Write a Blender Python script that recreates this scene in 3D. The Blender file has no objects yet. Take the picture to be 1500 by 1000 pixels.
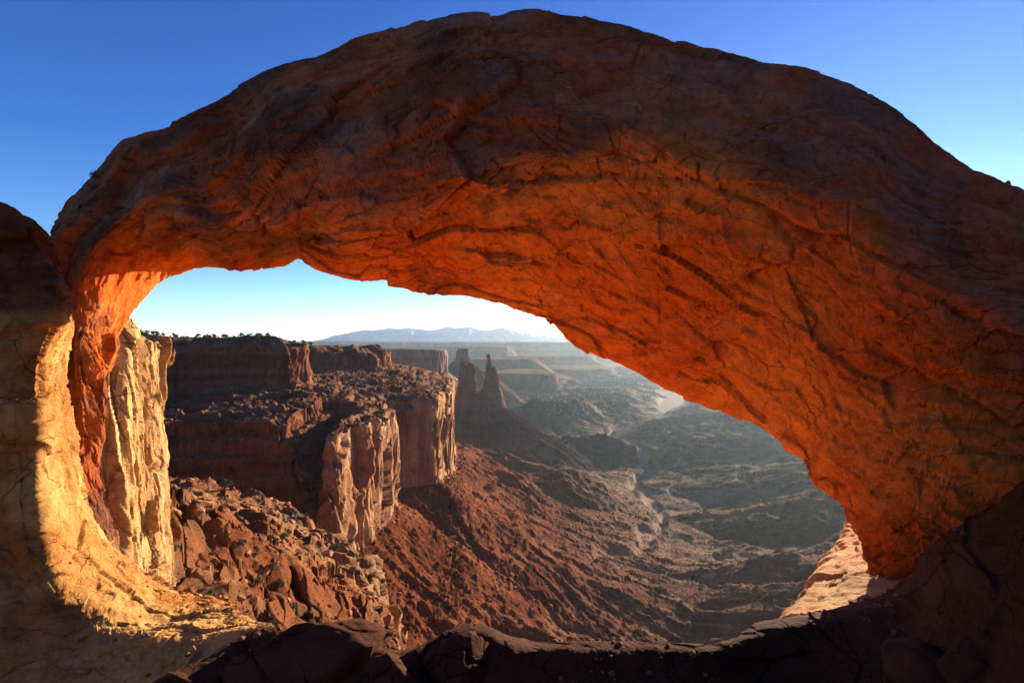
import bpy, math, random
import numpy as np
from mathutils import Vector, Euler
f4 = np.float32
C = bpy.context.scene.collection
scene = bpy.context.scene

# ------------------------------------------------------------ camera, sky, sun, exposure
cam_data = bpy.data.cameras.new('camera')
cam = bpy.data.objects.new('camera', cam_data)
C.objects.link(cam)
cam.location = (0, 0, 0)
cam.rotation_euler = (math.radians(90), 0, 0)
cam_data.lens = 18.0
cam_data.sensor_width = 36.0
cam_data.clip_start = 0.05
cam_data.clip_end = 200000
scene.camera = cam

SUN_AZ, SUN_EL = math.radians(36), math.radians(10)
world = bpy.data.worlds.new("World")
scene.world = world
world.use_nodes = True
nt = world.node_tree
bg = nt.nodes['Background']
sky = nt.nodes.new('ShaderNodeTexSky')
sky.sky_type = 'NISHITA'
sky.sun_disc = False
sky.sun_elevation = SUN_EL
sky.sun_rotation = SUN_AZ
sky.altitude = 1800
sky.air_density = 1.0
sky.dust_density = 0.2
sky.ozone_density = 3.0
tint = nt.nodes.new('ShaderNodeMix'); tint.data_type = 'RGBA'; tint.blend_type = 'MULTIPLY'
tint.inputs[0].default_value = 1.0
tc = nt.nodes.new('ShaderNodeTexCoord'); sx = nt.nodes.new('ShaderNodeSeparateXYZ')
nt.links.new(tc.outputs['Generated'], sx.inputs[0])
tr = nt.nodes.new('ShaderNodeValToRGB'); nt.links.new(sx.outputs['Z'], tr.inputs[0])
for k_, (p_, c_) in enumerate([(0.0, (1.9, 1.85, 1.9)), (0.12, (0.95, 1.25, 1.55)), (0.30, (0.40, 0.86, 1.50)), (0.62, (0.22, 0.64, 1.38))]):
    e_ = tr.color_ramp.elements[k_] if k_ < 2 else tr.color_ramp.elements.new(p_)
    e_.position = p_; e_.color = (*c_, 1)
nt.links.new(tr.outputs[0], tint.inputs[7])
nt.links.new(sky.outputs[0], tint.inputs[6])
nt.links.new(tint.outputs[2], bg.inputs[0])
bg.inputs[1].default_value = 0.050

sd = bpy.data.lights.new('sun', 'SUN')
sun = bpy.data.objects.new('sun', sd)
C.objects.link(sun)
sd.energy = 5.0
sd.angle = math.radians(0.5)
sd.color = (1.0, 0.82, 0.60)
SD = Vector((math.sin(SUN_AZ)*math.cos(SUN_EL), math.cos(SUN_AZ)*math.cos(SUN_EL), math.sin(SUN_EL)))
sun.rotation_euler = SD.to_track_quat('Z', 'Y').to_euler()
sun.location = (30, 40, 60)

scene.view_settings.view_transform = 'Standard'
scene.view_settings.look = 'None'
scene.view_settings.gamma = 1.0
scene.view_settings.exposure = 1.75
scene.cycles.max_bounces = 6
scene.cycles.diffuse_bounces = 5
scene.cycles.volume_bounces = 0

# ------------------------------------------------------------ numpy noise
rs = np.random.RandomState(7)
T3 = rs.rand(64*64*64).astype(f4)
T2 = rs.rand(256*256).astype(f4)
TW = rs.rand(64*64*64, 3).astype(f4)

def ss(x, a, b):
    t = np.clip((x-a)/(b-a), 0, 1)
    return t*t*(3-2*t)

def lerp(a, b, t):
    return a+(b-a)*t

def vn3(x, y, z):
    fx, fy, fz = np.floor(x), np.floor(y), np.floor(z)
    ix, iy, iz = fx.astype(np.int32), fy.astype(np.int32), fz.astype(np.int32)
    x, y, z = x-fx, y-fy, z-fz
    x = x*x*(3-2*x); y = y*y*(3-2*y); z = z*z*(3-2*z)
    x0, x1 = (ix & 63)*4096, ((ix+1) & 63)*4096
    y0, y1 = (iy & 63)*64, ((iy+1) & 63)*64
    z0, z1 = iz & 63, (iz+1) & 63
    a = T3[x0+y0+z0]; b = T3[x1+y0+z0]; a += (b-a)*x
    c = T3[x0+y1+z0]; b = T3[x1+y1+z0]; c += (b-c)*x
    a += (c-a)*y
    d = T3[x0+y0+z1]; b = T3[x1+y0+z1]; d += (b-d)*x
    c = T3[x0+y1+z1]; b = T3[x1+y1+z1]; c += (b-c)*x
    d += (c-d)*y
    return (a+(d-a)*z)*2-1

def vn2(x, y):
    fx, fy = np.floor(x), np.floor(y)
    ix, iy = fx.astype(np.int32), fy.astype(np.int32)
    x, y = x-fx, y-fy
    x = x*x*(3-2*x); y = y*y*(3-2*y)
    x0, x1 = (ix & 255)*256, ((ix+1) & 255)*256
    y0, y1 = iy & 255, (iy+1) & 255
    a = T2[x0+y0]; b = T2[x1+y0]; a += (b-a)*x
    c = T2[x0+y1]; b = T2[x1+y1]; c += (b-c)*x
    return (a+(c-a)*y)*2-1

def fb3(x, y, z, o=4, g=0.5):
    r = 0; a = 1.0; s = 0
    for i in range(o):
        r = r+a*vn3(x, y, z); s += a; a *= g
        x, y, z = (0.8*x+0.6*z)*2.03+11.3, y*2.03+5.7, (0.8*z-0.6*x)*2.03+3.1
    return r/s

def fb2(x, y, o=4, g=0.5):
    r = 0; a = 1.0; s = 0
    for i in range(o):
        r = r+a*vn2(x, y); s += a; a *= g
        x, y = (0.8*x+0.6*y)*2.03+17.3, (0.8*y-0.6*x)*2.03+9.1
    return r/s

def rg2(x, y, o=4, g=0.5):
    r = 0; a = 1.0; s = 0
    for i in range(o):
        r = r+a*(1-2*np.abs(vn2(x, y))); s += a; a *= g
        x, y = (0.8*x+0.6*y)*2.03+17.3, (0.8*y-0.6*x)*2.03+9.1
    return r/s

def rg3(x, y, z, o=3, g=0.5):
    r = 0; a = 1.0; s = 0
    for i in range(o):
        r = r+a*(1-2*np.abs(vn3(x, y, z))); s += a; a *= g
        x, y, z = (0.8*x+0.6*z)*2.03+11.3, y*2.03+5.7, (0.8*z-0.6*x)*2.03+3.1
    return r/s

def worley(x, y, z):
    """returns F1, F2-F1 and the random value of the nearest cell"""
    fx, fy, fz = np.floor(x), np.floor(y), np.floor(z)
    ix, iy, iz = fx.astype(np.int32), fy.astype(np.int32), fz.astype(np.int32)
    x, y, z = x-fx, y-fy, z-fz
    f1 = np.full(x.shape, 9, f4); f2 = f1.copy(); v = np.zeros(x.shape, f4)
    for i in (-1, 0, 1):
        for j in (-1, 0, 1):
            for k in (-1, 0, 1):
                idx = ((ix+i) & 63)*4096+((iy+j) & 63)*64+((iz+k) & 63)
                p = TW[idx]
                d = (p[..., 0]+i-x)**2+(p[..., 1]+j-y)**2+(p[..., 2]+k-z)**2
                m = d < f1
                f2 = np.where(m, f1, np.minimum(f2, d))
                v = np.where(m, T3[idx], v)
                f1 = np.where(m, d, f1)
    f1 = np.sqrt(f1); f2 = np.sqrt(f2)
    return f1, f2-f1, v

def facets(x, y, z):
    """broken-rock relief: every cell a plane of its own tilt and height; returns relief, edge distance, cell value"""
    fx, fy, fz = np.floor(x), np.floor(y), np.floor(z)
    ix, iy, iz = fx.astype(np.int32), fy.astype(np.int32), fz.astype(np.int32)
    x, y, z = x-fx, y-fy, z-fz
    f1 = np.full(x.shape, 9, f4); f2 = f1.copy(); v = np.zeros(x.shape, f4); tl = v.copy()
    for i in (-1, 0, 1):
        for j in (-1, 0, 1):
            for k in (-1, 0, 1):
                idx = ((ix+i) & 63)*4096+((iy+j) & 63)*64+((iz+k) & 63)
                p = TW[idx]
                dx, dy, dz = x-i-p[..., 0], y-j-p[..., 1], z-k-p[..., 2]
                d = dx*dx+dy*dy+dz*dz
                m = d < f1
                f2 = np.where(m, f1, np.minimum(f2, d))
                r3 = T3[idx]
                v = np.where(m, r3, v)
                q = TW[(idx*7+13) & 262143]-.5
                tl = np.where(m, dx*q[..., 0]+dy*q[..., 1]+dz*q[..., 2], tl)
                f1 = np.where(m, d, f1)
    return (tl*1.6+(v-.5)*.6).astype(f4), (np.sqrt(f2)-np.sqrt(f1)).astype(f4), v

def crack(n, w):
    return np.clip(1-np.abs(n)/w, 0, 1)

# ------------------------------------------------------------ mesh helpers
def grid_mesh(name, P, mat, close_u=False, close_v=False, smooth=True, attrs=None, mask=None, base=None, parent=None):
    """P (R, C, 3) -> one mesh object with its origin at base"""
    R, Cn = P.shape[:2]
    r = np.arange(R if close_u else R-1); c = np.arange(Cn if close_v else Cn-1)
    rr, cc = np.meshgrid(r, c, indexing='ij')
    r2, c2 = (rr+1) % R, (cc+1) % Cn
    q = np.stack([rr*Cn+cc, rr*Cn+c2, r2*Cn+c2, r2*Cn+cc], -1)
    q = q.reshape(-1, 4) if mask is None else q[mask]
    V = P.reshape(-1, 3)
    if mask is not None:
        used = np.unique(q); remap = np.zeros(len(V), np.int64); remap[used] = np.arange(len(used))
        q = remap[q]; V = V[used]
        if attrs: attrs = {k: a.reshape(-1, a.shape[-1])[used] for k, a in attrs.items()}
    elif attrs:
        attrs = {k: a.reshape(-1, a.shape[-1]) for k, a in attrs.items()}
    return raw_mesh(name, V, q, mat, smooth, attrs, base, parent)

def raw_mesh(name, V, q, mat, smooth=True, attrs=None, base=None, parent=None):
    V = np.asarray(V, f4); q = np.asarray(q)
    if base is None:
        base = ((V[:, 0].min()+V[:, 0].max())/2, (V[:, 1].min()+V[:, 1].max())/2, V[:, 2].min())
    V = V-np.array(base, f4)
    me = bpy.data.meshes.new(name)
    me.vertices.add(len(V)); me.vertices.foreach_set('co', V.ravel())
    n, k = q.shape
    me.loops.add(n*k); me.loops.foreach_set('vertex_index', q.ravel().astype(np.int32))
    me.polygons.add(n); me.polygons.foreach_set('loop_start', np.arange(0, n*k, k, dtype=np.int32))
    me.update(calc_edges=True)
    me.polygons.foreach_set('use_smooth', np.full(n, smooth))
    if attrs:
        for kx, a in attrs.items():
            at = me.attributes.new(kx, 'FLOAT_COLOR', 'POINT')
            c4 = np.ones((len(V), 4), f4); c4[:, :3] = a
            at.data.foreach_set('color', c4.ravel())
    me.materials.append(mat)
    o = bpy.data.objects.new(name, me); C.objects.link(o)
    o.location = base
    if parent: o.parent = parent; o.matrix_parent_inverse.identity()
    return o

def tag(o, label=None, cat=None, group=None, kind=None):
    if label: o['label'] = label
    if cat: o['category'] = cat
    if group: o['group'] = group
    if kind: o['kind'] = kind
    return o

def cr(A, n, axis=0, closed=False, even=True):
    """Catmull-Rom resampling of control points along an axis"""
    A = np.moveaxis(np.asarray(A, np.float64), axis, 0)
    m = A.shape[0]
    if closed: B = np.concatenate([A[-1:], A, A[:2]]); segs = m
    else: B = np.concatenate([2*A[:1]-A[1:2], A, 2*A[-1:]-A[-2:-1]]); segs = m-1
    if even:
        L = np.sqrt(((B[2:2+segs]-B[1:1+segs])**2).sum(-1)).reshape(segs, -1).mean(1)+1e-6
        L = L**0.85
        cum = np.concatenate([[0], np.cumsum(L)])
        t = np.interp(np.linspace(0, cum[-1], n, endpoint=not closed), cum, np.arange(segs+1))
    else:
        t = np.linspace(0, segs, n, endpoint=not closed)
    i = np.minimum(t.astype(int), segs-1); u = (t-i)
    sh = (n,)+(1,)*(A.ndim-1); u = u.reshape(sh)
    p0, p1, p2, p3 = B[i], B[i+1], B[i+2], B[i+3]
    R = 0.5*((2*p1)+(p2-p0)*u+(2*p0-5*p1+4*p2-p3)*u*u+(3*p1-p0-3*p2+p3)*u**3)
    return np.moveaxis(R, 0, axis)

def W(px, py, Y):
    return ((px-750)/750.0*Y, Y, (500-py)/750.0*Y)

def normals(P, cu=False, cv=False):
    def g(a, ax, cl):
        if cl: return np.roll(a, -1, ax)-np.roll(a, 1, ax)
        return np.gradient(a, axis=ax)
    n = np.cross(g(P, 0, cu), g(P, 1, cv))
    return n/(np.linalg.norm(n, axis=-1, keepdims=True)+1e-12)

# ------------------------------------------------------------ materials
def rock_mat(name, cols, scale=1.0, bump=0.5, bdist=0.05, attr=False, streak=0.0, strata=0.0, patch=None, fine=1.0, st=False, cracks=0.0):
    m = bpy.data.materials.new(name); m.use_nodes = True
    t = m.node_tree; N = t.nodes; L = t.links
    b = N['Principled BSDF']; b.inputs['Roughness'].default_value = 0.92
    b.inputs['Specular IOR Level'].default_value = 0.015 if (attr and not st) or 'far' in name else 0.08
    geo = N.new('ShaderNodeNewGeometry')
    def noise(sc, det=6, rough=0.6, vec=None, dist=0.0, loc=None):
        n = N.new('ShaderNodeTexNoise'); n.inputs['Scale'].default_value = sc
        n.inputs['Detail'].default_value = det; n.inputs['Roughness'].default_value = rough
        n.inputs['Distortion'].default_value = dist
        L.new(vec or geo.outputs['Position'], n.inputs['Vector']); return n.outputs['Fac']
    def mapv(sx, sy, sz, rot=(0, 0, 0)):
        mp = N.new('ShaderNodeMapping'); mp.inputs['Scale'].default_value = (sx, sy, sz)
        mp.inputs['Rotation'].default_value = rot
        L.new(geo.outputs['Position'], mp.inputs['Vector']); return mp.outputs[0]
    def ramp(fac, stops):
        r = N.new('ShaderNodeValToRGB'); e = r.color_ramp.elements
        while len(e) < len(stops): e.new(0.5)
        for k, (p, c) in enumerate(stops):
            e[k].position = p; e[k].color = (*c, 1)
        L.new(fac, r.inputs[0]); return r.outputs[0]
    def mix(kind, fac, a, c):
        x = N.new('ShaderNodeMix'); x.data_type = 'RGBA'; x.blend_type = kind
        if isinstance(fac, float): x.inputs[0].default_value = fac
        else: L.new(fac, x.inputs[0])
        for s, v in ((6, a), (7, c)):
            if isinstance(v, tuple): x.inputs[s].default_value = (*v, 1)
            else: L.new(v, x.inputs[s])
        return x.outputs[2]
    n1 = noise(0.35*scale, 8, 0.65, dist=0.6)
    k = len(cols)
    col = ramp(n1, [(0.34+0.32*i/(k-1), c) for i, c in enumerate(cols)])
    n2 = noise(5*scale, 6, 0.7)
    sp = ramp(n2, [(0.3, (0.62, 0.60, 0.58)), (0.55, (1, 1, 1)), (0.8, (1.12, 1.1, 1.05))])
    col = mix('MULTIPLY', 1.0, col, sp)
    if strata:
        ns = noise(1.0, 5, 0.6, mapv(0.03*scale, 0.03*scale, 1.1*scale, (0.05, 0.04, 0)), 0.4)
        col = mix('MULTIPLY', strata, col, ramp(ns, [(0.38, (0.55, 0.45, 0.4)), (0.5, (1, 1, 1)), (0.62, (1.15, 1.1, 1.0))]))
    if streak:
        nk = noise(1.0, 5, 0.6, mapv(0.9*scale, 0.9*scale, 0.05*scale), 0.3)
        col = mix('MULTIPLY', streak, col, ramp(nk, [(0.40, (0.42, 0.33, 0.3)), (0.52, (1, 1, 1)), (0.7, (1.15, 1.12, 1.05))]))
    if patch:
        pn = noise(0.45*scale, 9, 0.75, dist=1.5, vec=mapv(1, 1, 0.7, (0, 0, 0)))
        pr = ramp(pn, [(0.53, (0, 0, 0)), (0.56, (1, 1, 1))])
        col = mix('MIX', pr, col, patch)
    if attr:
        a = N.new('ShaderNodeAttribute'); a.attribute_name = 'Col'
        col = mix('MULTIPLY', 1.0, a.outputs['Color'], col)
    L.new(col, b.inputs['Base Color'])
    # thin dark joints
    if cracks:
        if st:
            sa = N.new('ShaderNodeAttribute'); sa.attribute_name = 'ST'; src = sa.outputs['Vector']
        else: src = geo.outputs['Position']
        cks = []
        for (a3, w, off) in (((.45, 1.1, .6), .016, 0), ((1.2, 3.0, 1.6), .022, 5)):
            mp = N.new('ShaderNodeMapping'); mp.inputs['Location'].default_value = (off, off, 0)
            mp.inputs['Rotation'].default_value = (.1, .15, .12 if st else .3)
            mp.inputs['Scale'].default_value = tuple(q*scale for q in (a3 if st else (a3[0], a3[2], a3[1])))
            L.new(src, mp.inputs['Vector'])
            nz = N.new('ShaderNodeTexNoise'); nz.inputs['Scale'].default_value = 1.5; nz.inputs['Detail'].default_value = 4
            L.new(mp.outputs[0], nz.inputs['Vector'])
            ad = N.new('ShaderNodeVectorMath'); ad.operation = 'MULTIPLY_ADD'; ad.inputs[1].default_value = (.35,)*3
            L.new(nz.outputs['Color'], ad.inputs[0]); L.new(mp.outputs[0], ad.inputs[2])
            ve = N.new('ShaderNodeTexVoronoi'); ve.feature = 'DISTANCE_TO_EDGE'; ve.inputs['Scale'].default_value = 1.0
            L.new(ad.outputs[0], ve.inputs['Vector'])
            mk = noise(.9*scale*(1+off*.2), 3, .6)
            mc = N.new('ShaderNodeMapRange'); L.new(mk, mc.inputs[0]); mc.inputs[1].default_value = .45; mc.inputs[2].default_value = .62
            mc.inputs[3].default_value = w*.02; mc.inputs[4].default_value = w
            md = N.new('ShaderNodeMath'); md.operation = 'DIVIDE'; md.use_clamp = True
            L.new(ve.outputs['Distance'], md.inputs[0]); L.new(mc.outputs[0], md.inputs[1]); cks.append(md.outputs[0])
        mm = N.new('ShaderNodeMath'); mm.operation = 'MINIMUM'; L.new(cks[0], mm.inputs[0]); L.new(cks[1], mm.inputs[1])
        ckh = mm.outputs[0]
        col = mix('MULTIPLY', 1.0, col, ramp(ckh, [(0.0, (1-cracks,)*3), (0.9, (1, 1, 1))]))
        L.new(col, b.inputs['Base Color'])
    # relief
    h1 = noise(1.6*scale, 12, 0.68, dist=0.4)
    h2 = noise(11*scale*fine, 9, 0.8)
    vo = N.new('ShaderNodeTexVoronoi'); vo.feature = 'DISTANCE_TO_EDGE'; vo.inputs['Scale'].default_value = 0.9*scale
    nw = N.new('ShaderNodeTexNoise'); nw.inputs['Scale'].default_value = 1.1*scale; nw.inputs['Detail'].default_value = 5
    L.new(geo.outputs['Position'], nw.inputs['Vector'])
    add = N.new('ShaderNodeVectorMath'); add.operation = 'MULTIPLY_ADD'
    L.new(nw.outputs['Color'], add.inputs[0]); add.inputs[1].default_value = (1.6/scale,)*3
    L.new(mapv(1, 1, 2.2, (0.1, 0.1, 0)), add.inputs[2]); L.new(add.outputs[0], vo.inputs['Vector'])
    cr_ = N.new('ShaderNodeMapRange'); cr_.inputs[1].default_value = 0; cr_.inputs[2].default_value = 0.035
    L.new(vo.outputs['Distance'], cr_.inputs[0])
    def bumpn(h, s, d, prev=None):
        bn = N.new('ShaderNodeBump'); bn.inputs['Strength'].default_value = s; bn.inputs['Distance'].default_value = d
        L.new(h, bn.inputs['Height'])
        if prev: L.new(prev, bn.inputs['Normal'])
        return bn.outputs[0]
    p = bumpn(h1, bump, bdist*4/scale)
    p = bumpn(h2, min(1.0, bump), bdist*0.8/scale, p)
    p = bumpn(cr_.outputs[0], bump*0.35, bdist*0.5/scale, p)
    if cracks: p = bumpn(ckh, bump*.8, bdist*.8/scale, p)
    L.new(p, b.inputs['Normal'])
    return m

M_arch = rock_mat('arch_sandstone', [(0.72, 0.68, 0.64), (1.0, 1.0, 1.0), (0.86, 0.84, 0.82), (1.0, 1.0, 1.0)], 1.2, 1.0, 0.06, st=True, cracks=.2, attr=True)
M_ground = rock_mat('bench_sandstone_shaded', [(0.10, 0.034, 0.016), (0.15, 0.054, 0.026), (0.21, 0.085, 0.042)], 1.0, 1.0, 0.06, cracks=.5)  # same sandstone as the drop, darkened to put shade into the colour
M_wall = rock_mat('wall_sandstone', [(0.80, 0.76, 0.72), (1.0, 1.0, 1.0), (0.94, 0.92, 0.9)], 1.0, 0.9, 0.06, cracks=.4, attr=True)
M_drop_bounce = rock_mat('drop_sandstone_bounce', [(0.78, 0.42, 0.17), (0.86, 0.50, 0.24)], 1.0, 0.5, 0.05)  # unseen drop, paler than its rock to bounce glow under the arch
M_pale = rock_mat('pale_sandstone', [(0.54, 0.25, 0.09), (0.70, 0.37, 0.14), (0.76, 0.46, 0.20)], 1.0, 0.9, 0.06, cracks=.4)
M_fin = rock_mat('fin_sandstone', [(0.56, 0.26, 0.09), (0.80, 0.46, 0.18), (0.68, 0.38, 0.16)], 0.16, 0.9, 0.05, streak=0.6, cracks=.5)
M_terr = rock_mat('canyon_rock', [(0.80, 0.78, 0.76), (1.0, 1.0, 1.0), (0.95, 0.92, 0.86)], 0.06, 0.9, 0.05, attr=True, fine=1.5)
M_far = rock_mat('far_rock', [(0.15, 0.07, 0.045), (0.21, 0.105, 0.065), (0.18, 0.095, 0.06)], 0.012, 0.8, 0.05, strata=0.7, streak=0.5)
M_mount = rock_mat('mountain_rock', [(0.48, 0.50, 0.54), (0.60, 0.61, 0.64)], 0.001, 0.5, 0.05)
M_bould = rock_mat('boulder_rock', [(0.24, 0.09, 0.04), (0.36, 0.16, 0.08), (0.31, 0.13, 0.065)], 0.5, 0.8, 0.05)

def plain(name, c, rough=0.9):
    m = bpy.data.materials.new(name); m.use_nodes = True
    N = m.node_tree.nodes; L = m.node_tree.links; b = N['Principled BSDF']
    b.inputs['Roughness'].default_value = rough
    n = N.new('ShaderNodeTexNoise'); n.inputs['Scale'].default_value = 3
    r = N.new('ShaderNodeValToRGB')
    r.color_ramp.elements[0].color = (c[0]*0.6, c[1]*0.6, c[2]*0.6, 1); r.color_ramp.elements[1].color = (c[0]*1.35, c[1]*1.35, c[2]*1.3, 1)
    L.new(n.outputs['Fac'], r.inputs[0]); L.new(r.outputs[0], b.inputs['Base Color'])
    return m
M_leaf = plain('juniper_leaf', (0.055, 0.07, 0.03))
M_sage = plain('sage_leaf', (0.11, 0.12, 0.06))
M_wood = plain('juniper_wood', (0.16, 0.11, 0.08))

# ------------------------------------------------------------ the rock arch
def build_arch():
    # outer silhouette px,py ; inner silhouette px,py ; depth ; undercut depth ; break fraction ; body thickness
    S = [
     (130, 960, 220, 930, 7.6, .4, .6, 2.5),
     (120, 870, 190, 858, 7.8, .4, .6, 2.5),
     (100, 770, 160, 772, 8.4, .3, .6, 2.2),
     (92, 680, 148, 690, 9.0, .3, .6, 1.8),
     (84, 600, 162, 600, 9.4, .3, .6, 1.8),
     (72, 520, 163, 535, 9.6, .5, .55, 2.2),
     (62, 430, 186, 476, 9.5, 1.2, .5, 2.6),
     (80, 345, 215, 430, 9.3, 1.8, .42, 3.0),
     (110, 300, 240, 408, 9.1, 2.2, .40, 3.2),
     (150, 252, 262, 399, 8.9, 2.5, .42, 3.4),
     (185, 212, 290, 393, 8.7, 2.7, .45, 3.6),
     (222, 190, 325, 398, 8.5, 2.8, .55, 3.8),
     (262, 183, 345, 400, 8.3, 2.8, .60, 3.8),
     (300, 160, 375, 395, 8.1, 2.7, .66, 3.8),
     (340, 135, 405, 388, 7.9, 2.5, .75, 3.8),
     (390, 102, 438, 381, 7.8, 2.2, .82, 3.8),
     (430, 88, 457, 391, 7.7, 1.7, .78, 3.8),
     (480, 75, 490, 402, 7.6, 1.4, .74, 3.8),
     (545, 54, 540, 412, 7.5, 1.3, .74, 3.8),
     (620, 36, 595, 420, 7.3, 1.3, .74, 3.8),
     (685, 22, 650, 429, 7.2, 1.3, .74, 3.8),
     (727, 27, 700, 438, 7.1, 1.3, .74, 3.8),
     (770, 20, 745, 449, 7.0, 1.3, .74, 3.8),
     (825, 24, 788, 463, 6.9, 1.3, .74, 3.8),
     (880, 38, 812, 473, 6.8, 1.4, .74, 3.8),
     (935, 46, 838, 497, 6.7, 1.4, .74, 3.7),
     (990, 62, 890, 517, 6.5, 1.4, .74, 3.6),
     (1045, 78, 945, 543, 6.4, 1.4, .74, 3.5),
     (1110, 94, 1000, 575, 6.2, 1.3, .74, 3.4),
     (1175, 110, 1055, 602, 6.1, 1.3, .74, 3.2),
     (1235, 130, 1100, 628, 5.9, 1.2, .74, 3.0),
     (1285, 158, 1140, 655, 5.8, 1.1, .74, 2.8),
     (1335, 200, 1178, 676, 5.7, 1.0, .74, 2.6),
     (1390, 236, 1184, 702, 5.6, .9, .74, 2.4),
     (1440, 258, 1222, 732, 5.5, .8, .74, 2.2),
     (1500, 282, 1246, 772, 5.4, .7, .74, 2.0),
     (1580, 310, 1268, 800, 5.3, .6, .74, 1.9),
     (1680, 370, 1283, 838, 5.2, .5, .74, 1.8),
     (1800, 470, 1305, 880, 5.1, .5, .74, 1.8),
     (1950, 620, 1345, 930, 5.0, .5, .74, 1.8),
     (2100, 820, 1400, 1010, 5.0, .5, .74, 1.8),
    ]
    S2 = []
    for r in S:
        r = list(r)
        if r[2] > 445:
            k = float(ss(np.array(float(r[2])), 445, 1000))
            k3 = float(ss(np.array(float(r[2])), 1180, 1300))
            r[6] = lerp(.70, .40, k); r[5] = r[5]*lerp(1.05, 1.45, k)*(1-.2*k3); r[7] = max(r[7], r[5]+.9)
        S2.append(r)
    S = S2
    rings = []
    for (ax, ay, bx, by, d, uc, bf, th) in S:
        def q(f, Y, ox=0, oy=0):
            return W(ax+(bx-ax)*f+ox, ay+7+(by-ay-7)*f+oy, Y)
        ring = [
            q(0.0, d+1.3),
            q(0.07, d+0.55),
            q(0.22, d+0.18),
            q(0.42 if bf > .5 else bf*.75, d+0.0),
            q(bf, d+0.12),
            q(lerp(bf, 1, .45), d+0.12+uc*.38),
            q(lerp(bf, 1, .85), d+0.12+uc*.82),
            q(1.0, d+uc+.25),
        ]
        o, i = np.array(ring[0]), np.array(ring[-1])
        yo, yi = o[1], i[1]
        hv = o-i; hv[1] = 0
        def back(p, dy): return tuple(p*((p[1]+dy)/p[1]))
        ring += [back(i+hv*.14, max(th-uc-.5, .35)*.55), back(i+hv*.42, max(th-uc, .6)), back(i+hv*.70, max(th-uc, .6)),
                 tuple(o-hv*.06+np.array((0, max(th-1.2, .5)*.8, 0)))]
        rings.append(ring)
    A = np.array(rings)
    G = cr(A, 1500, 0)
    # dense at front
    G = cr(G, 560, 1, closed=True)
    P = G.astype(f4)
    n = normals(P, False, True).astype(f4)
    # make normals point outwards
    cen = P.mean(1, keepdims=True)
    if ((P-cen)*n).sum(-1).mean() < 0: n = -n
    x, y, z = P[..., 0], P[..., 1], P[..., 2]
    arc = np.concatenate([[0], np.cumsum(np.linalg.norm(np.diff(P.mean(1), axis=0), axis=1))]).astype(f4)
    a = np.broadcast_to(arc[:, None], x.shape)
    ring = np.linalg.norm(np.diff(P, axis=1, append=P[:, :1]), axis=2)
    b = np.cumsum(ring, 1).astype(f4)
    wx = fb3(x*.35, y*.35, z*.35, 3)*.55; wz = fb3(x*.35+9, y*.35, z*.35+4, 3)*.5
    u, v = a+wx, b+wz+.10*a
    d = 0.16*fb3(x*.5, y*.5, z*.5, 4)
    for (qu, qv, am, cw, sd_) in ((.30, .75, .18, .03, 0), (.75, 1.7, .115, .03, 3), (1.7, 4.0, .065, .04, 7), (4.5, 9.0, .024, .05, 11)):
        t, e, c = facets(u*qu, v*qv+sd_, y*qu*1.3)
        m = ss(fb3(x*.35*qu/.3+3+sd_, y*.35*qu/.3, z*.35*qu/.3, 2), -.3, .15)
        d += t*am*(.4+.6*m)-am*.30*(1-ss(e, 0, cw))*ss(c, .3, .6)*m
    # bedding breaks: stepped ledges that run along the arch
    bd = v*1.15+fb3(u*.18, v*.2, y*.3, 3)*.7
    fb_ = bd-np.floor(bd); mk = ss(fb3(x*.3+40, y*.3, z*.3, 3), -.05, .25)
    d += mk*.10*(fb_-.5)*ss(fb_, 0, .04)-mk*.05*(1-ss(np.minimum(fb_, 1-fb_), 0, .03))
    bd = v*3.3+fb3(u*.4, v*.4, y*.4, 3)*.9
    fb_ = bd-np.floor(bd); mk = ss(fb3(x*.5+60, y*.5, z*.5, 3), 0.0, .25)
    d += mk*.035*(fb_-.5)*ss(fb_, 0, .08)
    frac = np.linspace(0, 1, P.shape[1])[None, :].astype(f4)
    bfr = np.interp(np.linspace(0, 40, P.shape[0]), np.arange(41), np.array([r[6] for r in S]))[:, None]
    pos = frac*1.0/0.62
    calm = ss(pos, bfr, bfr+.1)*(1-ss(x, -3.2, -2.2))*ss(z, .2, .8)
    d *= 1-.72*calm
    d *= .55+.45*ss(frac, .03, .10)
    d += .07*np.sin(v*7+5*fb3(u*.3, v*.3, y*.3, 3))*ss(-frac, -.12, -.05)
    d += .022*fb3(u*2.2, v*6, y*2.2, 5, .65)+.010*fb3(x*14, y*14, z*14, 3)
    st = np.stack([u, v, y], -1)
    # weathered skin with face shade painted in; orange stone underneath with glow painted in
    wea_shade = 1-ss(pos-bfr*.95+.22*fb3(x*.5, y*.5, z*.5, 4)+.10*fb3(u*1.2, v*3, y*1.2, 4), -.16, .14)
    wea_shade = np.maximum(wea_shade, ss(-z+.2*fb3(x, y, z, 4), .4, 1.1)*(1-ss(x, -4.5, -3.5)))  # lower left leg darkened to paint in its shade
    wea_shade = wea_shade*(.6+.4*ss(fb3(x*.9+5, y*.9, z*.9, 4), -.3, .2))
    fresh_glow = lerp(np.array((.80, .14, .018), f4), np.array((.90, .235, .04), f4), ss(fb3(x*.8, y*.8, z*.8+7, 4), -.3, .3)[..., None])
    old_shaded = lerp(np.array((.18, .075, .042), f4), np.array((.30, .155, .10), f4), ss(fb3(u*.7, v*1.6, y+9, 5, .6), -.2, .25)[..., None])
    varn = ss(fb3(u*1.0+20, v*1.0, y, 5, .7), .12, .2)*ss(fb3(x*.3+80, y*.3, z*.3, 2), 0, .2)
    colr = lerp(lerp(fresh_glow, old_shaded, wea_shade[..., None]), np.array((.30, .09, .04), f4), (varn*.7)[..., None])
    P = P+n*d[..., None]
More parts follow.
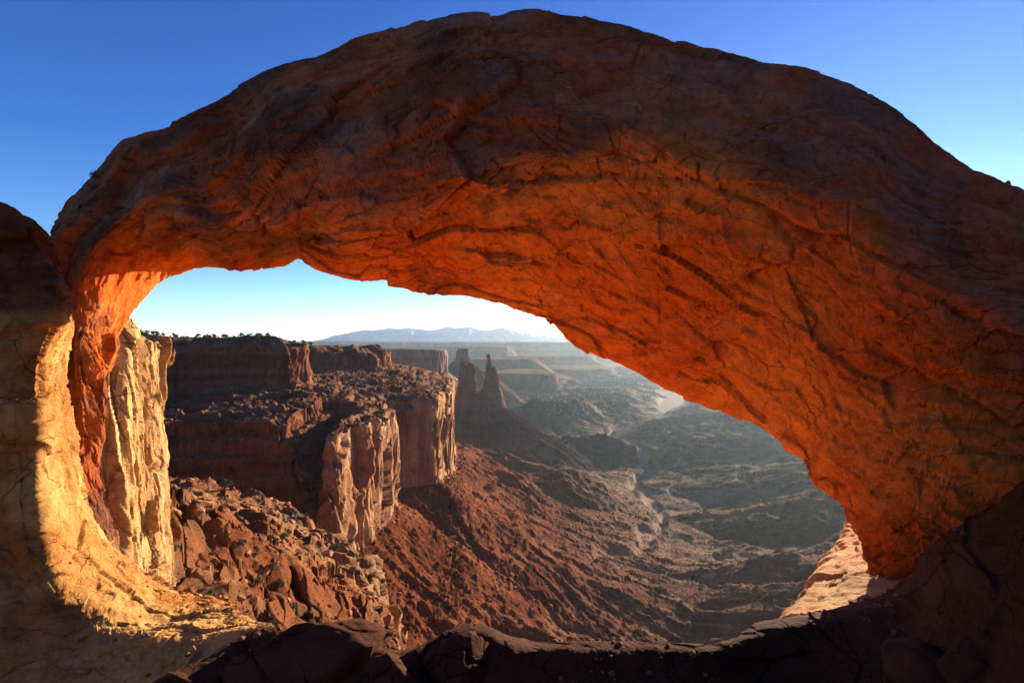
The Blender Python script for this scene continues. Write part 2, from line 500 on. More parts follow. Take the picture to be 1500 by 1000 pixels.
    return grid_mesh('rock_arch', P, M_arch, close_v=True, attrs={'ST': st, 'Col': colr})

arch = tag(build_arch(), 'massive orange-red sandstone arch with a glowing underside spanning the whole view', 'rock arch')

# ------------------------------------------------------------ near rock surfaces
def loft(ctrl, nu, nv, conv=True, disp=None):
    A = np.array([[W(*p) if conv else p for p in row] for row in ctrl], float)
    G = cr(cr(A, nu, 0), nv, 1).astype(f4)
    n = normals(G).astype(f4)
    if disp is not None:
        G = disp(G, n)
    return G

def rock_disp(amp=.12, sc=1.0, slab=.1, flip=1, fine=.02, cracks=.07, lay=1.5):
    def f(P, n):
        x, y, z = P[..., 0]*sc, P[..., 1]*sc, P[..., 2]*sc
        wx = fb3(x*.5, y*.5, z*.5, 3)*.3
        a, b = .8*x+.35*z, z*lay-.25*x
        d = amp*fb3(x*.6, y*.6, z*.6, 4)
        for q, am in ((.6, slab*1.5), (1.5, slab*.75), (3.9, slab*.28), (9., slab*.11)):
            t, e, c = facets(a*q+wx, y*q+wx*.7, b*q+wx*.5)
            m = ss(fb3(x*q*.5+30*q, y*q*.5, z*q*.5, 2), -.35, .15)
            d += am*t*(.35+.65*m)
            d -= am*.28*(1-ss(e, 0, .035))*ss(c, .35, .6)*m
        d += fine*fb3(x*6, y*6, z*8, 5, .65)
        return P+n*(flip*d)[..., None]
    return f

# left wall of the alcove: dark overhanging outcrop, curved lit wall and sloping floor
left_ctrl = [
 [(-700, 250, 3.4), (-700, 420, 3.4), (-700, 620, 3.3), (-700, 800, 3.2), (-650, 980, 3.1), (-450, 1150, 3.0), (-150, 1280, 3.0), (60, 1300, 3.0), (200, 1300, 3.0)],
 [(-300, 250, 4.6), (-300, 420, 4.6), (-290, 620, 4.5), (-290, 780, 4.4), (-250, 920, 4.1), (-130, 1080, 3.8), (20, 1180, 3.7), (160, 1190, 3.6), (300, 1190, 3.6)],
 [(0, 303, 5.4), (-5, 440, 5.25), (-10, 600, 5.15), (-10, 740, 5.05), (5, 860, 4.75), (60, 965, 4.4), (150, 1045, 4.2), (260, 1070, 4.05), (390, 1055, 4.0)],
 [(48, 335, 5.5), (60, 430, 5.25), (36, 560, 5.22), (36, 680, 5.15), (42, 790, 4.98), (85, 900, 4.68), (160, 965, 4.5), (275, 990, 4.35), (398, 975, 4.25)],
 [(74, 362, 5.7), (94, 450, 5.35), (62, 520, 5.3), (58, 620, 5.3), (62, 730, 5.2), (84, 825, 5.0), (152, 893, 4.85), (262, 934, 4.65), (400, 912, 4.5)],
 [(84, 400, 6.4), (93, 468, 6.3), (76, 540, 6.1), (80, 620, 6.1), (90, 700, 5.95), (118, 785, 5.75), (185, 862, 5.5), (270, 905, 5.2), (388, 905, 4.9)],
 [(84, 430, 7.2), (86, 475, 7.2), (86, 540, 7.0), (93, 610, 7.0), (108, 680, 6.9), (132, 755, 6.7), (186, 832, 6.2), (262, 880, 5.8), (362, 900, 5.2)],
 [(80, 455, 8.0), (84, 490, 8.0), (88, 560, 7.9), (97, 630, 7.8), (114, 700, 7.6), (145, 775, 7.3), (198, 836, 6.9), (260, 868, 6.5), (336, 892, 5.7)],
 [(66, 470, 9.0), (72, 500, 9.0), (82, 580, 8.8), (95, 655, 8.6), (112, 740, 8.4), (148, 820, 8.0), (204, 872, 7.5), (262, 905, 7.0), (328, 935, 6.1)],
 [(50, 480, 10.), (60, 520, 10.), (90, 700, 9.8), (110, 900, 9.6), (130, 1050, 9.2), (165, 1150, 8.6), (215, 1250, 8.0), (268, 1300, 7.3), (330, 1400, 6.5)],
 [(50, 480, 11.), (60, 900, 11.), (90, 1300, 11.), (110, 1700, 10.6), (130, 2000, 10.2), (165, 2000, 9.6), (215, 2100, 9.0), (268, 2200, 8.3), (330, 2300, 7.5)],
]
P = loft(left_ctrl, 900, 800, disp=rock_disp(.16, 1.0, .09, 1, .035, .07))
P_L = P; zz = P[..., 2]; q4 = [P[..., k_] for k_ in range(3)]
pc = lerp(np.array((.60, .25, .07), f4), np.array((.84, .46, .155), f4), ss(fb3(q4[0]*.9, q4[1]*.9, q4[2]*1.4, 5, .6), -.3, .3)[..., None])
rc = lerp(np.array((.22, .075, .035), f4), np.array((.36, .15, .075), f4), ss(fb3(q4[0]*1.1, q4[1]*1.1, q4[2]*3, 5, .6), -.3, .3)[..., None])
up = ss(zz+.25*fb3(q4[0]*.8, q4[1]*.8, q4[2]*.8, 4), .12, .32)  # redder bed above, its dark tone also paints in the outcrop's shade
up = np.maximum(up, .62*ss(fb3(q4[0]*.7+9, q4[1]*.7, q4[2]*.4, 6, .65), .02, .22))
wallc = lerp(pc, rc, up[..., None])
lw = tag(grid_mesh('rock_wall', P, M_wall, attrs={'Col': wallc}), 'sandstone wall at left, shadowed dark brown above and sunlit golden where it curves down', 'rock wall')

# cap of the dark outcrop behind its crest, so that it has a body
cap_ctrl = [
 [(-700, 250, 3.4), (-300, 250, 4.6), (0, 303, 5.4), (48, 335, 5.5), (74, 362, 5.7), (84, 400, 6.4), (90, 430, 7.6)],
 [(-720, 205, 4.2), (-310, 215, 5.2), (-4, 305, 5.9), (40, 342, 6.0), (62, 372, 6.3), (76, 405, 7.0), (82, 432, 8.2)],
 [(-740, 250, 5.4), (-330, 260, 6.2), (-60, 330, 7.5), (-20, 362, 8.0), (10, 392, 8.5), (36, 420, 9.2), (50, 442, 10.2)],
 [(-760, 600, 8.4), (-350, 600, 9.2), (-100, 600, 10.5), (-80, 600, 11.0), (-60, 600, 11.5), (-40, 600, 12.2), (-20, 600, 13.2)],
]
P = loft(cap_ctrl, 160, 420, disp=rock_disp(.06, 1.0, .06, -1, .02, .03))
tag(grid_mesh('rock_outcrop', P, M_ground), 'dark rounded sandstone crest at the left edge against the blue sky', 'rock outcrop')

# foreground bench with its lip and unseen cliff shaped to bounce light up
crest = [(180, 1015, 3.6), (300, 950, 4.0), (345, 924, 4.2), (380, 907, 4.3), (420, 907, 4.25), (470, 922, 4.2), (540, 936, 4.1), (598, 940, 4.15), (640, 922, 4.3), (700, 915, 4.3), (738, 928, 4.2), (790, 936, 4.25),
         (860, 937, 4.2), (950, 934, 4.3), (1050, 929, 4.4), (1130, 907, 4.6), (1200, 897, 4.7), (1260, 886, 4.7), (1325, 862, 4.7), (1375, 812, 4.5), (1415, 775, 4.35), (1455, 742, 4.2), (1500, 712, 4.0), (1600, 640, 3.8), (1800, 520, 3.6), (2100, 380, 3.2)]
rows = [[] for _ in range(14)]
for k, (px, py, Y) in enumerate(crest):
    c = np.array(W(px, py+(14 if px < 1250 else 4), Y))
    side = ss(np.array(float(px)), 1080, 1200)
    xs = (px-840)/900.*13
    rows[0].append((xs*1.9, -30.0, 9.5))  # first rows: unseen rise behind the camera, added to block sky light
    rows[1].append((xs*1.5, -19.0, 8.2))
    rows[2].append((xs*1.1, -11.0, 3.6))
    rows[3].append((xs*.7, -6.0, -.6))
    rows[4].append((c[0]*.5+xs*.1, -2.6, -3.0))
    rows[5].append((c[0]*.5, c[1]*.15, c[2]*.4-2.1))
    rows[6].append((c[0]*.62, c[1]*.55, c[2]*.98-.85))
    rows[7].append((c[0]*.84, c[1]*.82, c[2]*1.0-.45))
    rows[8].append((c[0]*.95, c[1]*.94, c[2]-.14))
    rows[9].append(tuple(c))
    rows[10].append((c[0]*1.02, c[1]+.35, c[2]-.25))
    rows[11].append((c[0]*1.05, c[1]+1.0-.4*side, c[2]-1.3))
    rows[12].append((c[0]*1.25, c[1]+4.5-3.2*side, c[2]-5.0))
    rows[13].append((c[0]*1.8, c[1]+12-8*side, c[2]-18))
bench_disp = rock_disp(.07, 1.0, .045, 1, .012, .06)
A = cr(np.array(rows, float), 1100, 1)
B0 = cr(A[:8], 150, 0, even=False); B1 = cr(A[6:], 420, 0, even=False)
P = np.concatenate([B0[:-22], B1[4:]], 0).astype(f4)
P = bench_disp(P, normals(P).astype(f4))
P_B = P; cut = 0
for jj in range(0, P.shape[1], 20):
    zc = P[:, jj, 2]; k0 = 230+int(np.argmax(zc[230:]))
    cut = max(cut, k0+int(np.argmax(zc[k0:] < zc[k0]-1.0)))
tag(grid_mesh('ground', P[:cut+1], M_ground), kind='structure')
tag(grid_mesh('cliff', P[cut:], M_drop_bounce), 'unseen sunlit sandstone drop beyond the dark foreground lip, paled to bounce light under the arch', 'cliff')

# sunlit slickrock slab beyond the right foot of the arch
slab_ctrl = [
 [(1138, 1100, 5.4), (1180, 1080, 5.2), (1260, 1060, 5.1), (1350, 1040, 5.0), (1480, 1000, 5.0)],
 [(1136, 930, 5.0), (1180, 915, 4.9), (1260, 905, 4.9), (1350, 885, 4.9), (1480, 850, 5.0)],
 [(1148, 900, 5.3), (1190, 890, 5.3), (1262, 880, 5.3), (1350, 858, 5.3), (1480, 820, 5.6)],
 [(1178, 866, 6.2), (1212, 855, 6.2), (1275, 846, 6.1), (1350, 830, 6.2), (1480, 800, 6.8)],
 [(1204, 826, 7.6), (1234, 816, 7.4), (1290, 808, 7.3), (1360, 800, 7.4), (1480, 780, 8.2)],
 [(1228, 792, 9.0), (1250, 783, 8.8), (1300, 778, 8.6), (1370, 770, 8.8), (1480, 760, 9.8)],
 [(1244, 770, 10.2), (1256, 772, 10.2), (1310, 768, 10.2), (1380, 760, 10.2), (1480, 750, 11.2)],
 [(1250, 800, 11.), (1262, 800, 11.), (1316, 800, 11.), (1386, 800, 11.), (1480, 800, 12.)],
 [(1250, 1400, 12.), (1262, 1400, 12.), (1316, 1400, 12.), (1386, 1400, 12.), (1480, 1400, 13.)],
]
lefts = []
for r in slab_ctrl:
    p = W(*r[0])
    lefts.append([(p[0]-1.6, p[1]+.8, p[2]-14), (p[0]-.5, p[1]+.2, p[2]-3.2), (p[0]-.16, p[1]+.03, p[2]-.5)])
ctrl = [l+[W(*p) for p in r] for l, r in zip(lefts, slab_ctrl)]
P = loft(ctrl, 420, 420, conv=False, disp=rock_disp(.05, 1.6, .07, 1, .02, .05))
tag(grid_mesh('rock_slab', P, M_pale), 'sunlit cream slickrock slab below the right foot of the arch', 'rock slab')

# ------------------------------------------------------------ canyon terrain
RIM1 = np.array([(-10, 78), (-21, 105), (-29, 121), (-39, 144), (-62, 171), (-82, 192), (-120, 215), (-178, 236), (-205, 262), (-190, 300), (-150, 312), (-122, 318), (-112, 340), (-110, 400), (-108, 465), (-118, 495), (-133, 512),
        (-84, 566), (-80, 600), (-84, 680), (-86, 770), (-92, 850), (-118, 940), (-200, 1100), (-420, 1300), (-3000, 1500), (-3000, -400), (3000, -400), (3000, 1500), (1200, 900), (700, 600), (420, 380), (240, 190), (110, 90), (30, 62)], float)
RIM2 = np.array([(0, 8.5), (-9, 10.5), (-24, 30), (-42, 52), (-52, 76), (-90, 95), (-200, 150), (-330, 250), (-345, 380), (-290, 432), (-196, 452), (-188, 470), (-200, 490), (-300, 590), (-290, 660), (-196, 735), (-188, 790), (-222, 900), (-300, 1100),
        (-600, 1300), (-3000, 1400), (-3000, -300), (3000, -300), (3000, 1400), (1200, 800), (600, 450), (300, 220), (120, 60), (40, 14), (12, 7)], float)

def sdf(x, y, poly):
    n = len(poly); best = np.full(x.shape, 1e12, f4); s = np.zeros(x.shape, f4); inside = np.zeros(x.shape, bool)
    acc = 0.0
    for i in range(n):
        ax, ay = poly[i]; bx, by = poly[(i+1) % n]
        ex, ey = bx-ax, by-ay; L2 = ex*ex+ey*ey; L = math.sqrt(L2)
        px, py = x-f4(ax), y-f4(ay)
        t = np.clip((px*f4(ex)+py*f4(ey))/f4(L2), 0, 1)
        d = (px-t*f4(ex))**2+(py-t*f4(ey))**2
        m = d < best
        best = np.where(m, d, best); s = np.where(m, acc+t*f4(L), s)
        if ay != by:
            c = ((ay > y) != (by > y)) & (x < (bx-ax)*(y-ay)/(by-ay)+ax)
            inside ^= c
        acc += L
    d = np.sqrt(best)
    return np.where(inside, d, -d), s

WASH = [(1290, 3900), (1103, 3322), (800, 2700), (760, 2450), (715, 2282), (600, 2120), (547, 2050), (450, 1950), (382, 1848), (400, 1700), (392, 1590), (415, 1480), (404, 1346), (340, 1260), (342, 1220), (380, 1150), (340, 1060), (345, 1010), (300, 930), (200, 820), (110, 745), (70, 690), (62, 640)]
WASH2 = [(760, 2450), (900, 2500), (1010, 2380), (1200, 2500), (1500, 2700)]
WASH3 = [(404, 1346), (560, 1420), (700, 1400), (900, 1500)]
WASH4 = [(1103, 3322), (700, 3500), (300, 3700), (100, 3900), (-100, 4300)]
def polydist(x, y, pts):
    b = np.full(x.shape, 1e12, f4)
    for (ax, ay), (bx, by) in zip(pts[:-1], pts[1:]):
        ex, ey = bx-ax, by-ay
        t = np.clip(((x-ax)*ex+(y-ay)*ey)/(ex*ex+ey*ey), 0, 1)
        b = np.minimum(b, (x-ax-t*ex)**2+(y-ay-t*ey)**2)
    return np.sqrt(b)

def terr(x, y, full=False):
    x = x.astype(f4); y = y.astype(f4)
    near = 1-ss(y, 60, 200)
    wx = fb2(x/60, y/60, 3)*9+fb2(x/14+40, y/14, 2)*3.0
    wy = fb2(x/60+90, y/60, 3)*9+fb2(x/14+70, y/14+30, 2)*3.0
    k = (0.25+0.75*ss(y, 60, 250))
    xw, yw = x+wx*k, y+wy*k
    d1, s1 = sdf(xw, yw, RIM1)
    d2, s2 = sdf(xw+5*vn2(x/22+7, y/22)*k, yw+5*vn2(x/22, y/22+9)*k, RIM2)
    # canyon floor
    far = ss(y, 5500, 9000)
    wpx, wpy = x+fb2(x/500, y/500, 3)*160, y+fb2(x/500+40, y/500, 3)*120
    h = 42*rg2(wpx/520, wpy/260, 4)
    h = h+26*rg2(wpx/170+9, wpy/80, 4)+34*fb2(x/1100, y/800, 2)
    h = np.maximum(h, 0.55*h-3)
    st = 13.0
    hh = h/st+.4*fb2(x/300, y/200, 3); fl = np.floor(hh); fr = hh-fl
    hs = (fl+ss(fr, .68, .95)*.85+fr*.15-.4*fb2(x/300, y/200, 3))*st
    h = lerp(h, hs, .85)
    lipm = (ss(fr, .0, .02)*(1-ss(fr, .04, .16))+ss(fr, .90, .97))*(fl > -1)
    h = h+9*rg2(x/46, y/26, 4)*ss(-y, -4000, -2000)
    wsh = np.minimum(polydist(wpx-fb2(x/70, y/70, 2)*26, wpy-fb2(x/70+9, y/70, 2)*22, WASH), polydist(wpx, wpy, WASH2)*1.2)
    wsh = np.minimum(wsh, polydist(wpx, wpy, WASH3)*1.5+4)
    wsh = np.minimum(wsh, polydist(wpx, wpy, WASH4)*1.0)
    wid = 4+12*ss(y, 900, 2300)+60*ss(y, 2300, 4000)
    wm = 1-ss(wsh, wid, wid*2.2+10)
    basin = 1-ss(wsh, wid, 330.)
    h = h*(1-.75*basin)-18*basin
    h = lerp(h, -30+0*h, wm)
    net = crack(fb2(wpx/330+3, wpy/260+8, 3), .035)*ss(fb2(x/700, y/500+5, 2), -.3, .1)
    h = h-9*net*(1-far)
    wm = np.maximum(wm, net*.75*(1-far))
    # named hills: (x, y, radius x, radius y, height)
    for (hx, hy, rx, ry, ht) in ((115, 1010, 150, 100, 62), (680, 980, 300, 110, 40), (300, 1500, 240, 90, 60), (40, 1350, 180, 80, 45), (760, 1500, 420, 130, 48),
                                 (330, 700, 120, 60, 40), (150, 2200, 300, 130, 60), (520, 2500, 160, 90, 38), (930, 1950, 350, 90, 40)):
        r = np.sqrt(((wpx-hx)/rx)**2+((wpy-hy)/ry)**2)
        h = h+ht*np.clip(1-r, 0, 1)**.9*(1+.25*rg2(x/50, y/50, 3))
    zf = -345+h*(1-far*.85)
    zbase = -150-35*ss(y, 480, 850)
    # talus
    dn = np.minimum(d1, 0)
    zt0 = zf+(zbase-zf)*np.exp(dn/200)
    tm = np.exp(dn/260)*(1-np.exp(dn/25))
    gul = rg2(s1/46+fb2(x/60, y/60, 2)*.5, d1/520, 2)*13+rg2(s1/15, d1/160+5, 3)*5
    zt = zt0+gul*tm
    ledge = ss(fb2(x/90+5, y/90, 3)+.12*vn2(s1/20, s1*0), .12, .28)*tm
    zt = zt+ledge*9*ss(np.sin((-zt/17.)), .2, .7)
    zt = zt+fb2(x/9, y/9, 4)*3.2*tm+fb2(x/3, y/3, 2)*1.2*tm
    # ledges above the lower cliff
    zN = lerp(-24, -38, 1-near)
    tt = d1/(np.maximum(d1, 0)+np.maximum(-d2, 0)+1e-3); tt = np.clip(tt, 0, 1)
    zk = lerp(-62+3*fb2(x/80, y/80, 2), zN, tt**.85)
    zk = zk+fb2(x/32, y/32, 4)*4.5*(tt*(1-tt)*4*.7+.3)
    st = 5.2
    hh = zk/st+fb2(x/50+3, y/50, 2)*.5; fl = np.floor(hh); fr = hh-fl
    zks = (fl+ss(fr, .5, .85)*.85+fr*.15-fb2(x/50+3, y/50, 2)*.5)*st
    farK = ss(y, 200, 300)
    sp_ = 1-farK
    zk = zk+sp_*(rg2((x*.55+y*.84)/30+fb2(x/40, y/40, 2)*.5, (x*.84-y*.55)/9+fb2(x/25, y/25, 2)*.5, 3)*3.4)*(tt*(1-tt)*4*.8+.2)
    zk = lerp(zk, zks, .25+.7*farK)
    zk = zk+(fb2(x/7, y/7, 4)*1.5+rg2(x/18, y/18, 3)*1.8)*(1-farK*.55)
    west = ss(-x, 118, 138)*ss(y, 215, 250)*ss(-y, -470, -420)
    a1 = np.clip((d1+1.5)/(4.5+50*west), 0, 1)
    k9 = a1*9+.5*fb2(x/30, y/30, 2); k9f = np.floor(k9)
    a1 = lerp(a1, np.clip((k9f+ss(k9-k9f, .66, .86)-.2)/9, 0, 1), west)
    w1 = a1*a1*(3-2*a1)*(1-west)+a1*west
    z = lerp(zt, zk, w1)
    # blocky crown of the lower cliff
    z = z-w1*(1-ss(d1, 1, 20))*(4+6*vn2(x/6, y/6))*ss(vn2(x/9+4, y/9), -.2, .5)
    ztop = lerp(2.5, -11, ss(y, 430, 860))+fb2(x/45, y/45, 4)*3.2+(1-near)*2.2*rg2(x/20, y/20, 3)-near*3
    ztop = ztop+12*(1-near)*(ss(d2, 0, 22)-1)*.75+(1-near)*5*rg2(x/34+4, y/30, 3)*ss(x, -300, -215)*ss(-d2, -90, -20)
    w2 = ss(d2, -1., 3.0)
    z = lerp(z, ztop, w2)
    if not full: return z
    return z, d1, d2, s1, wm, w1, w2, tm, zt0, zf, wsh, lipm

def build_terrain():
    NC, NF, NR = 1150, 3400, 1650
    us = np.concatenate([np.linspace(-1.5, -.80, 60, endpoint=False), np.linspace(-.80, .72, NC-100, endpoint=False), np.linspace(.72, 1.5, 40)])
    Y = np.exp(np.linspace(math.log(14), math.log(19500), NF)).astype(f4)
    X = us[:, None].astype(f4)*Y[None, :]
    YY = np.broadcast_to(Y[None, :], X.shape)
    Z = np.empty_like(X)
    for i in range(0, NC, 230):
        Z[i:i+230] = terr(X[i:i+230], YY[i:i+230])
    v = Z/Y[None, :]
    ly = np.log(Y)
    dl = np.abs(np.diff(v, axis=1))+np.diff(ly)[None, :]*0.07+1e-7
    # visibility weight
    vm = np.maximum.accumulate(v, axis=1)
    vis = (v[:, 1:] >= vm[:, 1:]-.012)
    dl = dl*np.where(vis, 1.0, .18)
    def box(a, k, ax):
        c = np.cumsum(np.pad(a, [(k+1, k) if q == ax else (0, 0) for q in (0, 1)], mode='edge'), axis=ax)
        return (c[2*k+1:]-c[:-2*k-1])/(2*k+1) if ax == 0 else (c[:, 2*k+1:]-c[:, :-2*k-1])/(2*k+1)
    for _ in range(2):
        dl = box(dl, 6, 1); dl = box(dl, 9, 0)
    cum = np.concatenate([np.zeros((NC, 1)), np.cumsum(dl, 1)], 1)
    cum /= cum[:, -1:]
    Yr = np.empty((NC, NR))
    tg = np.linspace(0, 1, NR)
    for i in range(NC):
        Yr[i] = np.interp(tg, cum[i], Y)
    return us, Yr

us, Yr = build_terrain()
X = (us[:, None]*Yr).astype(f4); Yv = Yr.astype(f4)
Z = np.empty_like(X); aux = [np.empty_like(X) for _ in range(11)]
for i in range(0, len(us), 230):
    r = terr(X[i:i+230], Yv[i:i+230], True)
    Z[i:i+230] = r[0]
    for a, b in zip(aux, r[1:]): a[i:i+230] = b
d1, d2, s1, wm, w1, w2, tm, zt0, zf, wsh, lipm = aux
P = np.stack([X, Yv, Z], -1)
n = normals(P).astype(f4)
n *= np.sign(n[..., 2:3]+1e-9)
steep = ss(1-n[..., 2], .25, .7)
nh = n.copy(); nh[..., 2] = 0; nh /= (np.linalg.norm(nh, axis=-1, keepdims=True)+1e-6)
x, y, z = X, Yv, Z
cl1 = ((d1 > -6) & (d1 < 8)).astype(f4)*ss(z, -400, -140)
cl2 = ((d2 > -6) & (d2 < 12)).astype(f4)
sc = 1+0*y
# vertical columns on the big cliff, bedded ledges on the others
wq = fb3(x/40, y/40, z/60, 3)
flu = rg3(x/22, y/22, z/170+wq*.3, 3)*2.6+rg3(x/6, y/6, z/50, 3)*1.4+fb3(x/25, y/25, z/22, 4)*3.0
t_, e, c = facets(x/15+z/70+wq*.6, y/15, z/75+wq*.4)
blk = t_*7-1.8*(1-ss(e, 0, .05))
t_, e, c = facets(x/5+z/26, y/5, z/15)
blk += t_*2.4-.8*(1-ss(e, 0, .06))
flu *= .35
bed = fb3(x/60, y/60, z/2.6, 3)*2.2+fb3(x/60, y/60, z/.9, 2)*.8
t3_, e3, c3 = facets(x/7, y/7, z/4.2)
bed = bed+(t3_*4.2-.8*(1-ss(e3, 0, .05)))*ss(y, 220, 300)
disp = steep*(cl1*(flu+blk)+(1-cl1)*bed*ss(y, 60, 260)+(1-cl1)*(1-cl2)*fb3(x/6, y/6, z/4, 3)*1.4*ss(y, 20, 200)*ss(-y, -1100, -900))
disp *= ss(y, 14, 60)
P = P+nh*disp[..., None]
# broken ledges on the near slope
t_, e, c = facets(x/13, y/13, z/9)
nb_ = ss(-y, -260, -190)*ss(y, 30, 55)*ss(d1, 0, 6)*(1-w2)
mq = ss(fb2(x/30+2, y/30, 3), -.15, .2)
P[..., 2] += nb_*(t_*3.4-.7*(1-ss(e, 0, .06)))*mq
t_, e, c = facets(x/4.5, y/4.5, z/3.5)
P[..., 2] += nb_*t_*1.3
# rubble relief on slopes
f1, e, c = worley(x/5.5, y/5.5, z/5.5)
rub = ss(e, .0, .22)*(np.clip(c-.45, 0, 1)*4.5+.8*(1-ss(f1, 0, .5)))*(1-steep*.6)*ss(-y, -1700, -1000)*ss(y, 20, 60)
rub *= np.clip(tm*1.6+w1*(1-w2)+(1-w1)*.9, 0, 1)*(.45+.55*ss(y, 200, 320))
P[..., 2] += rub*.8
z = P[..., 2]
P_T = P
# base colour of each stratum
def col(*c): return np.array(c, f4)
nse = fb3(x/40, y/40, z/20, 4)[..., None]
nst = fb2((z+fb2(x/90, y/90, 2)*4)/5, x*0, 3)[..., None]
floor_c = lerp(col(.05, .022, .013), col(.095, .047, .028), ss(fb2(x/260, y/200, 4), -.3, .4)[..., None])
floor_c = lerp(floor_c, col(.06, .058, .035), (ss(fb2(x/120+8, y/90, 4), .0, .4)*.7)[..., None])
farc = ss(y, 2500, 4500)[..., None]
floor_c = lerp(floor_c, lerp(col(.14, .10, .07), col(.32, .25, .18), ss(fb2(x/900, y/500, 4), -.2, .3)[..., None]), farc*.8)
floor_c = lerp(floor_c, col(.40, .28, .18), (lipm*.9*ss(fb2(x/400, y/300, 3), -.25, .2))[..., None])  # pale ledge lips, brightened further to paint in rim highlights
pale = ss(fb2(x/200+4, y/130, 3)+.6*(1-ss(wsh, 30, 260))-.2, .1, .35)*(1-ss(zf, -372, -350))
pale = np.maximum(pale, ss(fb2(x/90+14, y/70, 4), -.05, .25)*(1-ss(np.sqrt(((x-860)/420)**2+((y-2750)/650)**2), .5, 1.0))*1.3)
floor_c = lerp(floor_c, col(.36, .26, .18), (np.clip(wm+pale*.55, 0, 1))[..., None])
tal_c = lerp(col(.13, .032, .012), col(.20, .06, .023), ss(nse, -.3, .4))
cK = lerp(col(.17, .052, .024), col(.27, .115, .06), ss(nst, -.2, .35))
nearw = (1-ss(y, 120, 260))[..., None]
cK = lerp(cK, lerp(col(.26, .085, .033), col(.44, .20, .085), ss(nse, -.25, .35)), nearw)
cW = lerp(col(.34, .15, .07), col(.54, .30, .15), ss(nse, -.3, .3))
stain = ss(fb3(x/9, y/9, z/70, 4), -.05, .3)[..., None]
cW = lerp(cW, col(.26, .12, .08), stain*.6)
cN = lerp(col(.20, .07, .035), col(.30, .135, .075), ss(nst, -.2, .4))
cN = lerp(cN, col(.2, .09, .06), ss(fb3(x/7, y/7, z/80, 4), .0, .3)[..., None]*.7*steep[..., None])
tmix = np.clip(tm*1.5+(d1 > -30)*.6, 0, 1)[..., None]
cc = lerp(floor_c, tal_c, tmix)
cc = lerp(cc, cK, w1[..., None])
cc = lerp(cc, cW, (cl1*ss(steep, .2, .6))[..., None])
cc = lerp(cc, cN, w2[..., None])
# low scrub on flat ledges and on the mesa top
veg = ss(fb3(x/5, y/5, z/5, 3), .05, .35)*(1-steep)*np.clip(w1, 0, 1)
cc = lerp(cc, col(.12, .12, .07), (veg*.75*(1-.4*(y < 150)))[..., None])
att = {'Col': cc.astype(f4)}
fz = (w1[:-1, :-1] > .5)
mesa_o = grid_mesh('mesa', P, M_terr, attrs=att, mask=fz)
floor_o = grid_mesh('canyon_floor', P, M_terr, attrs=att, mask=~fz)
tag(mesa_o, 'big layered red mesa at left with two cliff bands and ledges', 'mesa')
tag(floor_o, kind='structure')
print('terrain verts', X.size)

# ------------------------------------------------------------ fin cliff left of centre
fin_ctrl = []
finx = [(90, 480, 42), (120, 480, 44), (150, 478, 46), (183, 478, 47), (196, 486, 48.5), (212, 496, 50), (226, 502, 51.5), (238, 508, 53), (243, 530, 55), (238, 540, 59), (220, 540, 66)]
for (px, py, Y) in finx:
    t = W(px, py, Y)
    b = W(px, 790, Y)
    colm = []
    lean = (px-120)/120.
    for k, (fz_, dx, dy) in enumerate([(0, -6, 8), (0, -1.5, 3), (0, 0, 0), (.12, .3, -.3), (.3, .5, -.5), (.5, 1.0, -.9), (.75, 1.6, -1.4), (1.0, 2.4, -2.2), (1.35, 4.2, -4.5)]):
        zt_ = t[2]+(b[2]-t[2])*fz_ + (.6 if k == 1 else 0)
        colm.append((t[0]+dx*.45, t[1]+dy*.7, zt_))
    fin_ctrl.append(colm)
def fin_disp(P, n):
    x, y, z = P[..., 0], P[..., 1], P[..., 2]
    w = fb3(x*.1, y*.1, z*.1, 3)
    a = x*.7+y*.7
    d = .7*fb3(a*.15, y*.05, z*.05, 3)
    for q, am in ((.22, 2.2), (.5, 1.0), (1.3, .36), (3.2, .13)):
        t, e, c = facets(a*q+z*q*.16+w*.3, y*q*.4, z*q*.15+w*.3)
        d += am*t-am*.35*(1-ss(e, 0, .05))*ss(c, .45, .6)
    d += .08*fb3(x*2, y*2, z*2, 5, .65)
    return P-n*d[..., None]
P = loft(fin_ctrl, 420, 520, conv=False, disp=fin_disp)
tag(grid_mesh('rock_cliff', P, M_fin), 'tall cracked golden sandstone cliff in full sun beside the left leg of the arch', 'cliff')

